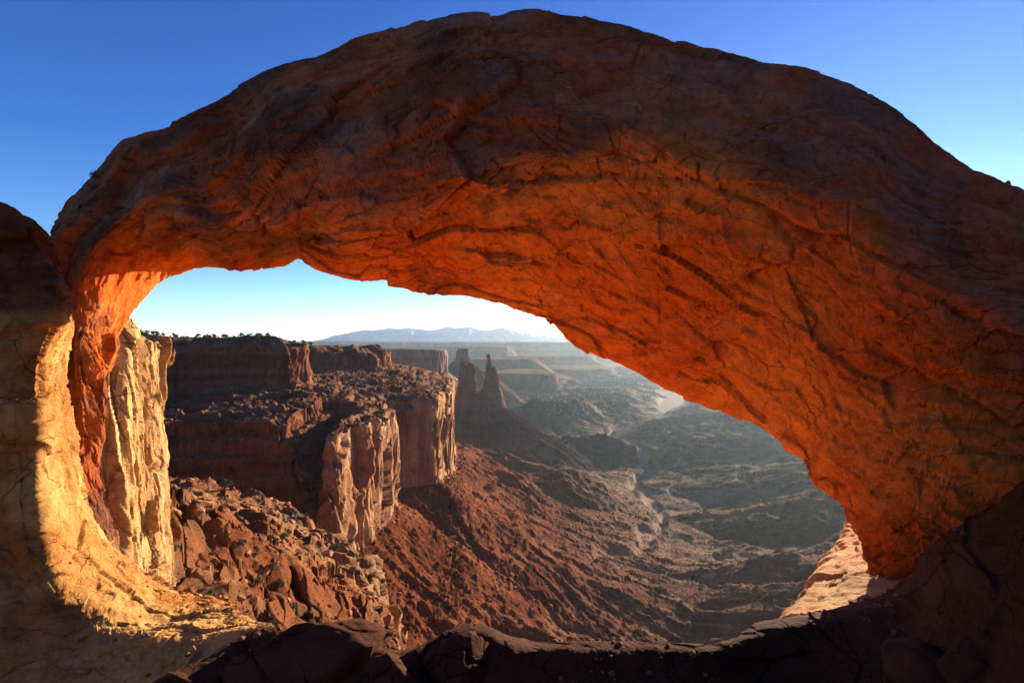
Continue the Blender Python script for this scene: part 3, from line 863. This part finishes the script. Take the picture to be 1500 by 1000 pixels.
# ------------------------------------------------------------ mesas, buttes, towers far off
def mesa_mesh(name, outline, prof, nrow, nout, mat, jag=10, seed=0, flute=3., nsc=20.):
    o = cr(np.array(outline, float), nout, 0, closed=True)
    t = np.roll(o, -1, 0)-np.roll(o, 1, 0); t /= np.linalg.norm(t, axis=1, keepdims=True)
    nr = np.stack([t[:, 1], -t[:, 0]], 1)
    area = 0.5*np.sum(o[:, 0]*np.roll(o[:, 1], -1)-np.roll(o[:, 0], -1)*o[:, 1])
    if area < 0: nr = -nr
    pr = np.array(prof, float)
    seg = np.concatenate([[0], np.cumsum(np.linalg.norm(np.diff(pr, axis=0), axis=1))])
    tt = np.linspace(0, seg[-1], nrow)
    off, zz = np.interp(tt, seg, pr[:, 0]), np.interp(tt, seg, pr[:, 1])
    P = np.empty((nrow, nout, 3), f4)
    P[..., 0] = o[None, :, 0]+nr[None, :, 0]*off[:, None]
    P[..., 1] = o[None, :, 1]+nr[None, :, 1]*off[:, None]
    P[..., 2] = zz[:, None]
    x, y, z = P[..., 0], P[..., 1], P[..., 2]
    top = (off <= 0.01)[:, None]*1.0
    d = jag*fb3(x/(nsc*4)+seed, y/(nsc*4), z/(nsc*20), 3)+flute*rg3(x/nsc+seed, y/nsc, z/(nsc*9), 3)
    g = ss(np.gradient(zz)/(np.abs(np.gradient(off))+1e-3), -1e3, -.2)
    tal = ss(off, 1, off.max())[:, None] if off.max() > 1 else 0*off[:, None]
    cum = np.concatenate([[0], np.cumsum(np.linalg.norm(np.diff(o, axis=0), axis=1))])[None, :].astype(f4)+0*x
    d = d*(1-.4*tal)+tal*rg2(cum/nsc/1.5, z*0+seed, 2)*nsc*.7
    P[..., 0] += nr[None, :, 0]*d; P[..., 1] += nr[None, :, 1]*d
    P[..., 2] += fb3(x/nsc, y/nsc, z/nsc, 3)*flute*.5
    cen = o.mean(0)
    capz = zz[0]
    rings = [P]
    for f in (.8, .5, .2, .02):
        r = P[0:1].copy(); r[..., 0] = cen[0]+(r[..., 0]-cen[0])*f; r[..., 1] = cen[1]+(r[..., 1]-cen[1])*f
        r[..., 2] = capz+fb3(r[..., 0]/nsc, r[..., 1]/nsc, r[..., 2]*0, 3)*flute
        rings.insert(0, r)
    P = np.concatenate(rings, 0)
    return grid_mesh(name, P, mat, close_v=True)

M_head = rock_mat('headland_rock', [(0.22, 0.11, 0.07), (0.34, 0.20, 0.13)], 0.05, 0.8, 0.05, streak=.6, strata=.4)
o = mesa_mesh('mesa', [(-262, 1900), (-268, 1990), (-420, 2150), (-900, 2300), (-1700, 2400), (-1700, 1750), (-900, 1700), (-480, 1790), (-380, 1830), (-300, 1862)],
              [(-6, -31), (0, -33), (3, -60), (6, -118), (40, -140), (110, -190), (330, -345), (380, -365)], 120, 900, M_head, 12, 3, 6., 14.)
tag(o, 'flat-topped pale cliff headland just behind the big left mesa', 'mesa')

def tower(rings, n=44, seed=0, rough=3., sc=9.):
    """rings: (px_left, px_right, py, depth ratio) at distance Y"""
    A = np.array(rings, float)
    A = cr(A, 70, 0)
    P = np.empty((len(A), n, 3), f4)
    th = np.linspace(0, 2*math.pi, n, endpoint=False)
    for i, (cx, cy, rx, ry, z) in enumerate(A):
        P[i, :, 0] = cx+np.cos(th)*rx*np.abs(np.cos(th))**-.15
        P[i, :, 1] = cy+np.sin(th)*ry
        P[i, :, 2] = z
    x, y, z = P[..., 0], P[..., 1], P[..., 2]
    d = rough*(rg3(x/sc+seed, y/sc, z/(sc*5), 3)*.9+fb3(x/sc+seed, y/sc, z/(sc*.5), 3)*.7+np.sin(z/sc*2.2)*.18)
    t_, e_, c_ = facets(x/sc*.9+seed, y/sc*.9, z/(sc*1.7))
    d = d*.6+rough*(t_*1.6-.3*(1-ss(e_, 0, .08)))
    P[..., 0] += np.cos(th)*d; P[..., 1] += np.sin(th)*d
    return P

def join_grids(name, grids, mat):
    V = []; F = []; k = 0
    for P in grids:
        R, Cn = P.shape[:2]
        r, c = np.meshgrid(np.arange(R-1), np.arange(Cn), indexing='ij')
        c2 = (c+1) % Cn
        F.append(np.stack([r*Cn+c, r*Cn+c2, (r+1)*Cn+c2, (r+1)*Cn+c], -1).reshape(-1, 4)+k)
        V.append(P.reshape(-1, 3)); k += R*Cn
    return raw_mesh(name, np.concatenate(V), np.concatenate(F), mat)

def TR(Y, lst, dr=.8, sh=.86):
    """(pxL, pxR, py) rows -> (cx, cy, rx, ry, z)"""
    out = []
    for (l, r, py) in lst:
        a, b = (l-750)/750*Y, (r-750)/750*Y
        out.append(((a+b)/2, Y, max((b-a)/2*sh, .3), max((b-a)/2*dr*sh, .3), (500-py)/750*Y))
    return out
Yt = 1400
def cone(Y, lst, seed, n=300, rough=10.):
    A = cr(np.array(TR(Y, lst, 1.0, 1.0)), 160, 0)
    th = np.linspace(0, 2*math.pi, n, endpoint=False)
    P = np.empty((len(A), n, 3), f4)
    for i, (cx, cy, rx, ry, z) in enumerate(A):
        P[i, :, 0] = cx+np.cos(th)*rx; P[i, :, 1] = cy+np.sin(th)*rx*.8; P[i, :, 2] = z
    fr = np.linspace(0, 1, len(A))[:, None]
    g = rg2(th[None, :]*9+seed+fb2(P[..., 0]/60, P[..., 2]/60, 2)*.6, fr*1.5+0*th[None, :], 3)*rough*np.sin(np.pi*np.clip(fr, 0, 1))**.5
    x, y, z = P[..., 0], P[..., 1], P[..., 2]
    P[..., 2] += g + fb3(x/14, y/14, z/14, 5, .65)*rough*.45
    led = ss(np.sin(z/9.), .3, .8)*rough*.35*(1-fr)
    P[..., 0] += np.cos(th)*led; P[..., 1] += np.sin(th)*led
    return P
g = [tower(TR(Yt, [(678, 679, 524), (675.5, 681.5, 530), (673, 687, 542), (671, 693, 556), (667, 699, 572), (661, 703, 592), (655, 708, 625)]), 60, 1, 2.6, 8),
     tower(TR(Yt, [(685, 694, 532), (684, 696.5, 535), (683, 697, 545), (682, 697.5, 556), (676, 702, 574), (670, 712, 596), (668, 716, 625)]), 60, 5, 2.2, 8),
     tower(TR(Yt, [(713.5, 718, 518.5), (712.5, 719, 522), (714, 718.5, 527), (711.5, 720.5, 534), (710.5, 722, 548), (708, 727, 562), (700, 735, 580), (690, 745, 625)]), 60, 9, 2.2, 8),
     tower(TR(Yt, [(721, 726, 537), (719, 728, 545), (716, 731, 556), (714, 735, 570), (704, 742, 590), (700, 748, 625)]), 60, 13, 2.2, 8),
     tower(TR(Yt, [(698, 706, 574), (690, 716, 578), (680, 727, 588), (672, 736, 600), (664, 745, 630)]), 80, 17, 2.6, 8),
     cone(Yt, [(682, 726, 588), (674, 737, 597), (652, 766, 617), (622, 802, 641), (590, 850, 666), (560, 885, 694)], 3, 500, 15.)]
tag(join_grids('rock_tower', g, M_far), 'pair of jagged dark rock spires on a shared talus cone in the valley', 'rock tower')
Yb = 2600
g = [tower(TR(Yb, [(672, 684, 510.3), (669, 687, 511), (667.5, 687.5, 516), (666, 690, 524), (662, 694, 531), (656, 700, 538)], .7), 90, 21, 4., 22),
     cone(Yb, [(664, 690, 530), (655, 700, 539), (640, 716, 551), (620, 735, 563), (600, 760, 582), (580, 790, 610)], 8, 300, 12.)]
tag(join_grids('rock_butte', g, M_far), 'blocky flat-topped butte on a wide cone behind the spires', 'butte')

def low_mesa(px0, px1, Y0, Y1, ztop, zcl, spread, label, seed, name='low_mesa', top_in=-10, jag=40, nsc=60, n=700):
    x0, x1 = (px0-750)/750*Y0, (px1-750)/750*Y0
    w = x1-x0
    out = [(x0, Y0+.1*(Y1-Y0)), (x0+.22*w, Y0+.15*(Y1-Y0)), (x0+.4*w, Y0), (x0+.7*w, Y0+.12*(Y1-Y0)), (x0+.9*w, Y0+.06*(Y1-Y0)), (x1, Y0+.3*(Y1-Y0)), (x0+.8*w, Y1), (x0+.2*w, Y1), (x0-.05*w, Y0+.6*(Y1-Y0))]
    o = mesa_mesh(name, out, [(top_in, ztop+2), (0, ztop), (4, ztop-(ztop-zcl)*.5), (8, zcl), (spread*.35, lerp(zcl, -350, .6)), (spread, -350), (spread*1.2, -380)], 80, n, M_far, jag, seed, nsc*.12, nsc)
    return tag(o, label, 'mesa')
low_mesa(728, 812, 3300, 3900, -212, -240, 160, 'low dark mesa in the valley, just right of the spires', 2)
low_mesa(800, 905, 4700, 5600, -262, -285, 200, 'low hazy mesa further out, right of the spires', 4)
low_mesa(690, 780, 4300, 5000, -150, -168, 420, 'hazy broken ridge behind the tall spire', 6, jag=120, nsc=110, top_in=-60)
low_mesa(770, 870, 6200, 7200, -180, -215, 500, 'pale hazy hills below the far plateau', 8, jag=160, nsc=150, top_in=-80)
low_mesa(640, 745, 7000, 8000, -70, -120, 550, 'pale hazy butte line in front of the far plateau at left', 10, jag=220, nsc=180, top_in=-60)
o = mesa_mesh('plateau', [(-2600, 9600), (-1700, 9800), (-1100, 9200), (-400, 9500), (200, 9050), (1000, 9350), (2200, 9100), (3500, 9700), (5500, 9200), (8500, 9500), (11500, 11000), (9000, 15500), (-1500, 15500), (-4200, 12500)],
              [(-200, -20), (0, -24), (20, -90), (60, -120), (250, -190), (300, -240), (1100, -345), (1500, -380)], 110, 1600, M_far, 260, 3, 30., 220.)
tag(o, 'long flat hazy plateau forming the horizon', 'plateau')
o = mesa_mesh('plateau', [(-9000, 11500), (-3000, 11200), (-2300, 11600), (-2600, 14000), (-9000, 15000)],
              [(-200, -10), (0, -14), (20, -110), (60, -130), (250, -190), (300, -240), (1100, -345), (1500, -380)], 80, 900, M_far, 260, 5, 30., 220.)
tag(o, 'hazy far plateau end just right of the big left mesa', 'plateau')

# mountains on the horizon
def mountains():
    Y0 = 17200
    pk = [(300, 506), (400, 503), (460, 499), (480, 495), (500, 489), (525, 484), (560, 481.5), (600, 480.5), (630, 483), (655, 477.5), (672, 479.5), (688, 477), (704, 483), (722, 481.5), (738, 480), (765, 486), (800, 491), (850, 497), (900, 500), (1000, 504)]
    pk = np.array(pk, float)
    nx, ny = 900, 90
    px = np.linspace(300, 1000, nx)
    h = (500-np.interp(px, pk[:, 0], pk[:, 1]))/750*Y0
    s = np.linspace(-1, 1, ny)
    P = np.empty((nx, ny, 3), f4)
    Yy = Y0+s[None, :]*2300
    P[..., 0] = ((px-750)/750*Y0)[:, None]; P[..., 1] = Yy
    base = -380
    prof = (1-np.abs(s)**1.1)[None, :]
    x, y = P[..., 0], P[..., 1]
    P[..., 2] = base+(h[:, None]-base)*prof + (rg2(x/900, y/900, 4)*150+fb2(x/300, y/300, 3)*40-70)*np.sqrt(np.clip(prof*(1-prof)*4, 0, 1))+rg2(x/420, y/420, 4)*34*prof-8
    return grid_mesh('mountains', P, M_mount)
tag(mountains(), kind='structure')

# ------------------------------------------------------------ loose rocks and plants
rnd = random.Random(4)
Pv = P_T[..., 2]/P_T[..., 1]
vism = Pv >= np.maximum.accumulate(Pv, axis=1)-.004
PX = 750+750*P_T[..., 0]/P_T[..., 1]; PY = 500-750*Pv
NT = normals(P_T); NT *= np.sign(NT[..., 2:3]+1e-9)

def spots(mask, n, seed, mind=0.0):
    idx = np.argwhere(mask & vism)
    r_ = np.random.RandomState(seed); r_.shuffle(idx)
    out = []
    for a in idx[:n*12]:
        p = (PX[a[0], a[1]], PY[a[0], a[1]])
        if mind and any((p[0]-q[1][0])**2+(p[1]-q[1][1])**2 < mind*mind for q in out): continue
        out.append((P_T[a[0], a[1]], p))
        if len(out) >= n: break
    return [o[0] for o in out]

def ico(sub):
    import bmesh
    bm = bmesh.new(); bmesh.ops.create_icosphere(bm, subdivisions=sub, radius=1.0)
    V = np.array([v.co[:] for v in bm.verts], f4); F = np.array([[v.index for v in f.verts] for f in bm.faces])
    bm.free(); return V, F

def boulder_shape(V, seed, cut=10, rough=.06):
    r_ = np.random.RandomState(seed); V = V.copy()
    for k in range(cut):
        a = r_.normal(size=3); a[2] *= .8; a /= np.linalg.norm(a); h = r_.uniform(.55, .85)
        d = V@a-h; V -= np.clip(d, 0, 9)[:, None]*a[None, :]*.93
    V *= 1+rough*fb3(V[:, 0]*2+seed, V[:, 1]*2, V[:, 2]*2, 4)[:, None]*2
    return V*np.array([r_.uniform(.9, 1.25), r_.uniform(.7, 1.), r_.uniform(.55, .8)])

V4, F4 = ico(4)
V1, F1 = ico(1)

# rubble: thousands of small stones, nobody could count them
def rubble():
    mask = ((tm > .12) & (w1 < .5) & (Yv < 1100)) | ((w1 > .5) & (w2 < .5) & (Yv < 700))
    mask &= (PX > 150) & (PX < 1300) & (PY < 960) & (Yv > 24)
    idx = np.argwhere(mask & vism)
    r_ = np.random.RandomState(3); r_.shuffle(idx); idx = idx[:15000]
    n = len(idx); c = P_T[idx[:, 0], idx[:, 1]]
    size = c[:, 1]*(.0006+.0022*r_.rand(n)**3)*np.where(c[:, 1] < 200, 1.3, 1.)
    kinds = [boulder_shape(V1, 50+k, 5, .05) for k in range(6)]
    Vs = []; Fs = []
    kk = r_.randint(0, 6, n); th = r_.rand(n)*6.28
    nv = len(V1)
    A = np.array(kinds)[kk]*size[:, None, None]
    x_, y_ = A[..., 0].copy(), A[..., 1].copy()
    A[..., 0] = x_*np.cos(th)[:, None]-y_*np.sin(th)[:, None]; A[..., 1] = x_*np.sin(th)[:, None]+y_*np.cos(th)[:, None]
    A += c[:, None, :]
    F = (F1[None]+(np.arange(n)*nv)[:, None, None]).reshape(-1, 3)
    o = raw_mesh('rubble', A.reshape(-1, 3), F, M_stone, smooth=False)
    tag(o, kind='stuff')
M_stone = rock_mat('stone', [(0.13, 0.04, 0.018), (0.20, 0.075, 0.035), (0.27, 0.12, 0.06)], 0.1, 0.3, 0.05)
rubble()

protos = []
def copies(name, protos_, pts, sizes, label, cat, group, seed, sink=.25, tilt=.25):
    r_ = random.Random(seed)
    for p, sz in zip(pts, sizes):
        me = r_.choice(protos_)
        o = bpy.data.objects.new(name, me); C.objects.link(o)
        o.scale = (sz, sz, sz)
        o.rotation_euler = (r_.uniform(-tilt, tilt), r_.uniform(-tilt, tilt), r_.uniform(0, 6.28))
        o.location = (float(p[0]), float(p[1]), float(p[2])-sz*sink*.2)
        tag(o, label, cat, group)

def mesh_only(name, V, F, mat, smooth=True):
    o = raw_mesh(name, V, F, mat, smooth, base=(0, 0, 0)); me = o.data
    bpy.data.objects.remove(o); return me
bmesh_ = [mesh_only('boulder', boulder_shape(V4, k, 14, .05), F4, M_bould) for k in range(6)]
def win(x0, x1, y0, y1): return (PX > x0) & (PX < x1) & (PY > y0) & (PY < y1)
pts = spots(win(250, 600, 690, 935) & (w1 > .5) & (w2 < .5) & (Yv < 230) & (Yv > 40), 46, 1, 12)
copies('boulder', bmesh_, pts, [rnd.uniform(.007, .016)*p[1] for p in pts], 'angular sandstone boulder on the sunlit slope between the left cliff and the talus', 'boulder', 'boulders on the near sunlit slope', 1, sink=1)
pts = spots(win(560, 850, 690, 935) & (w1 < .5) & (tm > .25) & (Yv < 900), 60, 2, 9)
copies('boulder', bmesh_, pts, [rnd.uniform(.0025, .006)*p[1] for p in pts], 'fallen red boulder on the long talus slope below the big mesa', 'boulder', 'boulders on the talus below the mesa', 2, sink=1)
pts = spots(win(250, 640, 560, 660) & (w1 > .6) & (w2 < .5) & (Yv > 240) & (Yv < 800), 50, 3, 7)
copies('boulder', bmesh_, pts, [rnd.uniform(.003, .006)*p[1] for p in pts], 'red boulder on the ledges between the two cliff bands of the mesa', 'boulder', 'boulders on the mesa ledges', 3, sink=1)

def single_boulder(px, py, Y, rx, ry, rz, seed, label, mat, rot=0.0, name='boulder', cut=9):
    V5, F5 = ico(6)
    V = boulder_shape(V5, seed, cut, .05)
    V = V/np.abs(V).max(0)*np.array([rx, ry, rz])
    cz, sz_ = math.cos(rot), math.sin(rot)
    V = np.stack([V[:, 0]*cz-V[:, 1]*sz_, V[:, 0]*sz_+V[:, 1]*cz, V[:, 2]], -1)
    c = np.array(W(px, py, Y)); V = V+c
    nr_ = V-c; nr_ /= np.linalg.norm(nr_, axis=1, keepdims=True)
    x, y, z = V[:, 0], V[:, 1], V[:, 2]
    d = -.035*crack(fb3(x*.9+seed, y*.9, z*1.6, 4), .02)+.012*fb3(x*6, y*6, z*6, 4)+.05*fb3(x*1.3, y*1.3, z*1.3+seed, 3)
    V = V+nr_*d[:, None]
    tag(raw_mesh(name, V, F5, mat), label, 'boulder')
single_boulder(452, 985, 4.15, .62, .5, .42, 11, 'broad dome-shaped dark boulder at the bottom edge, left of centre', M_ground)
single_boulder(690, 985, 4.15, .42, .42, .36, 12, 'dark rounded boulder at the bottom edge, just left of the middle', M_ground, .3)
single_boulder(590, 1010, 4.0, .34, .4, .30, 13, 'small dark boulder low at the bottom edge between two larger ones', M_ground, .9)
single_boulder(1350, 985, 3.9, .26, .3, .22, 14, 'smooth dark boulder at the bottom right below the shaded slope', M_ground, .2)
single_boulder(1450, 1000, 3.6, .38, .4, .30, 15, 'large dark boulder in the bottom right corner', M_ground, .5)
def pebbles():
    Vs = []; Fs = []; k = 0; r_ = np.random.RandomState(9)
    kinds = [boulder_shape(V1, 90+q, 4, .05) for q in range(5)]
    for G, n, far_ in ((P_L, 520, 8.5), (P_B, 1500, 5.2)):
        N_ = normals(G); N_ *= np.sign(N_[..., 2:3]+1e-9)
        ok = np.argwhere((N_[..., 2] > .62) & (G[..., 1] > 2.6) & (G[..., 1] < far_) & (G[..., 2] > -4.0))
        if not len(ok): continue
        ok = ok[r_.randint(0, len(ok), n)]
        cl = fb3(G[ok[:, 0], ok[:, 1], 0]*2, G[ok[:, 0], ok[:, 1], 1]*2, G[ok[:, 0], ok[:, 1], 2]*2, 2)
        for (i_, j_), q in zip(ok, cl):
            if q < -.05: continue
            sz = .006+.035*r_.rand()**4
            a = r_.rand()*6.28; K = kinds[r_.randint(5)]*sz
            K = np.stack([K[:, 0]*math.cos(a)-K[:, 1]*math.sin(a), K[:, 0]*math.sin(a)+K[:, 1]*math.cos(a), K[:, 2]], -1)
            Vs.append(K+G[i_, j_]+np.array([0, 0, sz*.2])); Fs.append(F1+k); k += len(K)
    tag(raw_mesh('pebbles', np.concatenate(Vs), np.concatenate(Fs), M_bould, smooth=False), kind='stuff')
pebbles()

# plants
def leaf_blob(n, seed, rx=1., rz=.8, leaf=.16, clumps=9, base=.25):
    r_ = np.random.RandomState(seed)
    cc_ = r_.normal(size=(clumps, 3)); cc_ /= np.linalg.norm(cc_, axis=1, keepdims=True); cc_ *= (r_.rand(clumps, 1)**.5)*.62
    k = r_.randint(0, clumps, n)
    p = cc_[k]+r_.normal(size=(n, 3))*.2
    p = p*np.array([rx, rx, rz])+np.array([0, 0, rz*.75+base])
    p[:, 2] = np.maximum(p[:, 2], .05)
    a = r_.normal(size=(n, 3)); b = r_.normal(size=(n, 3))
    a /= np.linalg.norm(a, axis=1, keepdims=True); b /= np.linalg.norm(b, axis=1, keepdims=True)
    s_ = leaf*(.5+r_.rand(n, 1))
    V = np.stack([p-a*s_, p+b*s_*.5, p+a*s_, p-b*s_*.5], 1).reshape(-1, 3)
    return V, np.arange(4*n).reshape(-1, 4), cc_*np.array([rx, rx, rz])+np.array([0, 0, rz*.75+base])
def stems(cc_, r=.035):
    V = []; F = []
    for c in cc_:
        a = np.array([0, 0, -.15]); mid = np.array([c[0]*.3, c[1]*.3, c[2]*.55])
        rings = [(a, r*1.6), (mid, r), (c, r*.4)]
        k = len(V)
        for q, rr in rings:
            for t in range(5):
                V.append((q[0]+rr*math.cos(t*1.2566), q[1]+rr*math.sin(t*1.2566), q[2]))
        for i in range(2):
            for t in range(5):
                F.append((k+i*5+t, k+i*5+(t+1) % 5, k+i*5+5+(t+1) % 5, k+i*5+5+t))
    return np.array(V, f4), np.array(F)
far_sh = [mesh_only('shrub', *leaf_blob(90, 60+k, 1., .8, .3)[:2], M_leaf, False) for k in range(4)]
sage_sh = [mesh_only('shrub', *leaf_blob(120, 70+k, 1., .55, .22)[:2], M_sage, False) for k in range(3)]
tops = spots(win(190, 500, 480, 506) & (w2 > .8) & (Yv > 380) & (Yv < 800), 170, 5, 2.2)
copies('shrub', far_sh, tops, [(.0016+.0050*rnd.random()**2)*p[1] for p in tops], 'small dark juniper on the skyline top of the big left mesa', 'shrub', 'junipers on top of the big left mesa', 5)
led = spots(win(250, 660, 545, 640) & (w1 > .6) & (w2 < .5) & (Yv > 240), 110, 6, 5)
copies('shrub', far_sh, led, [(.0012+.0040*rnd.random()**2)*p[1] for p in led], 'small dark shrub on the shaded ledges between the mesa cliff bands', 'shrub', 'shrubs on the mesa ledges', 6)
near_parts = []
for k in range(3):
    V, F, cc_ = leaf_blob(900, 80+k, 1., .7, .085, 12)
    cr_m = mesh_only('crown', V, F, M_leaf if k else M_sage, False)
    sV, sF = stems(cc_)
    near_parts.append((cr_m, mesh_only('trunk', sV, sF, M_wood)))
def full_shrub(p, sz, label, group, seed, name='shrub', cat='shrub'):
    r_ = random.Random(seed); a, b = near_parts[seed % 3]
    e = bpy.data.objects.new(name, None); C.objects.link(e)
    e.location = (float(p[0]), float(p[1]), float(p[2])); e.rotation_euler[2] = r_.uniform(0, 6.28)
    tag(e, label, cat, group)
    for nm, me in (('crown', a), ('trunk', b)):
        o = bpy.data.objects.new(nm, me); C.objects.link(o); o.parent = e; o.scale = (sz, sz, sz)
ns = spots(win(255, 640, 700, 925) & (w1 > .5) & (w2 < .5) & (Yv < 230) & (Yv > 35), 38, 7, 16)
for k, p in enumerate(ns):
    full_shrub(p, (.004+.012*rnd.random()**2)*p[1], 'green shrub growing among the rocks of the near sunlit slope', 'shrubs on the near sunlit slope', k)
full_shrub(W(142, 266, 9.9), .14, 'tiny bush silhouetted on the upper left back of the arch', None, 1)
tree_p = np.array(W(206, 492, 56))
full_shrub(tree_p-np.array([0, 0, .6]), 1.0, 'dark juniper tree on top of the tall golden cliff beside the arch leg', None, 2, 'juniper_tree', 'tree')



# ------------------------------------------------------------ air
def haze():
    bm = bpy.data.meshes.new('haze')
    x0, x1, y0, y1, z0, z1 = -21000, 21000, -4000, 20500, -460, 620
    v = [(x, y, z) for x in (x0, x1) for y in (y0, y1) for z in (z0, z1)]
    f = [(0, 1, 3, 2), (4, 6, 7, 5), (0, 4, 5, 1), (2, 3, 7, 6), (0, 2, 6, 4), (1, 5, 7, 3)]
    bm.from_pydata(v, [], f); bm.update()
    m = bpy.data.materials.new('haze_air'); m.use_nodes = True
    t = m.node_tree; t.nodes.clear()
    o = t.nodes.new('ShaderNodeOutputMaterial'); p = t.nodes.new('ShaderNodeVolumePrincipled')
    p.inputs['Color'].default_value = (0.66, 0.86, 1.0, 1)
    p.inputs['Density'].default_value = 2.1e-5
    p.inputs['Anisotropy'].default_value = 0.55
    t.links.new(p.outputs[0], o.inputs['Volume'])
    bm.materials.append(m)
    ob = bpy.data.objects.new('haze', bm); C.objects.link(ob)
    tag(ob, kind='stuff')
haze()
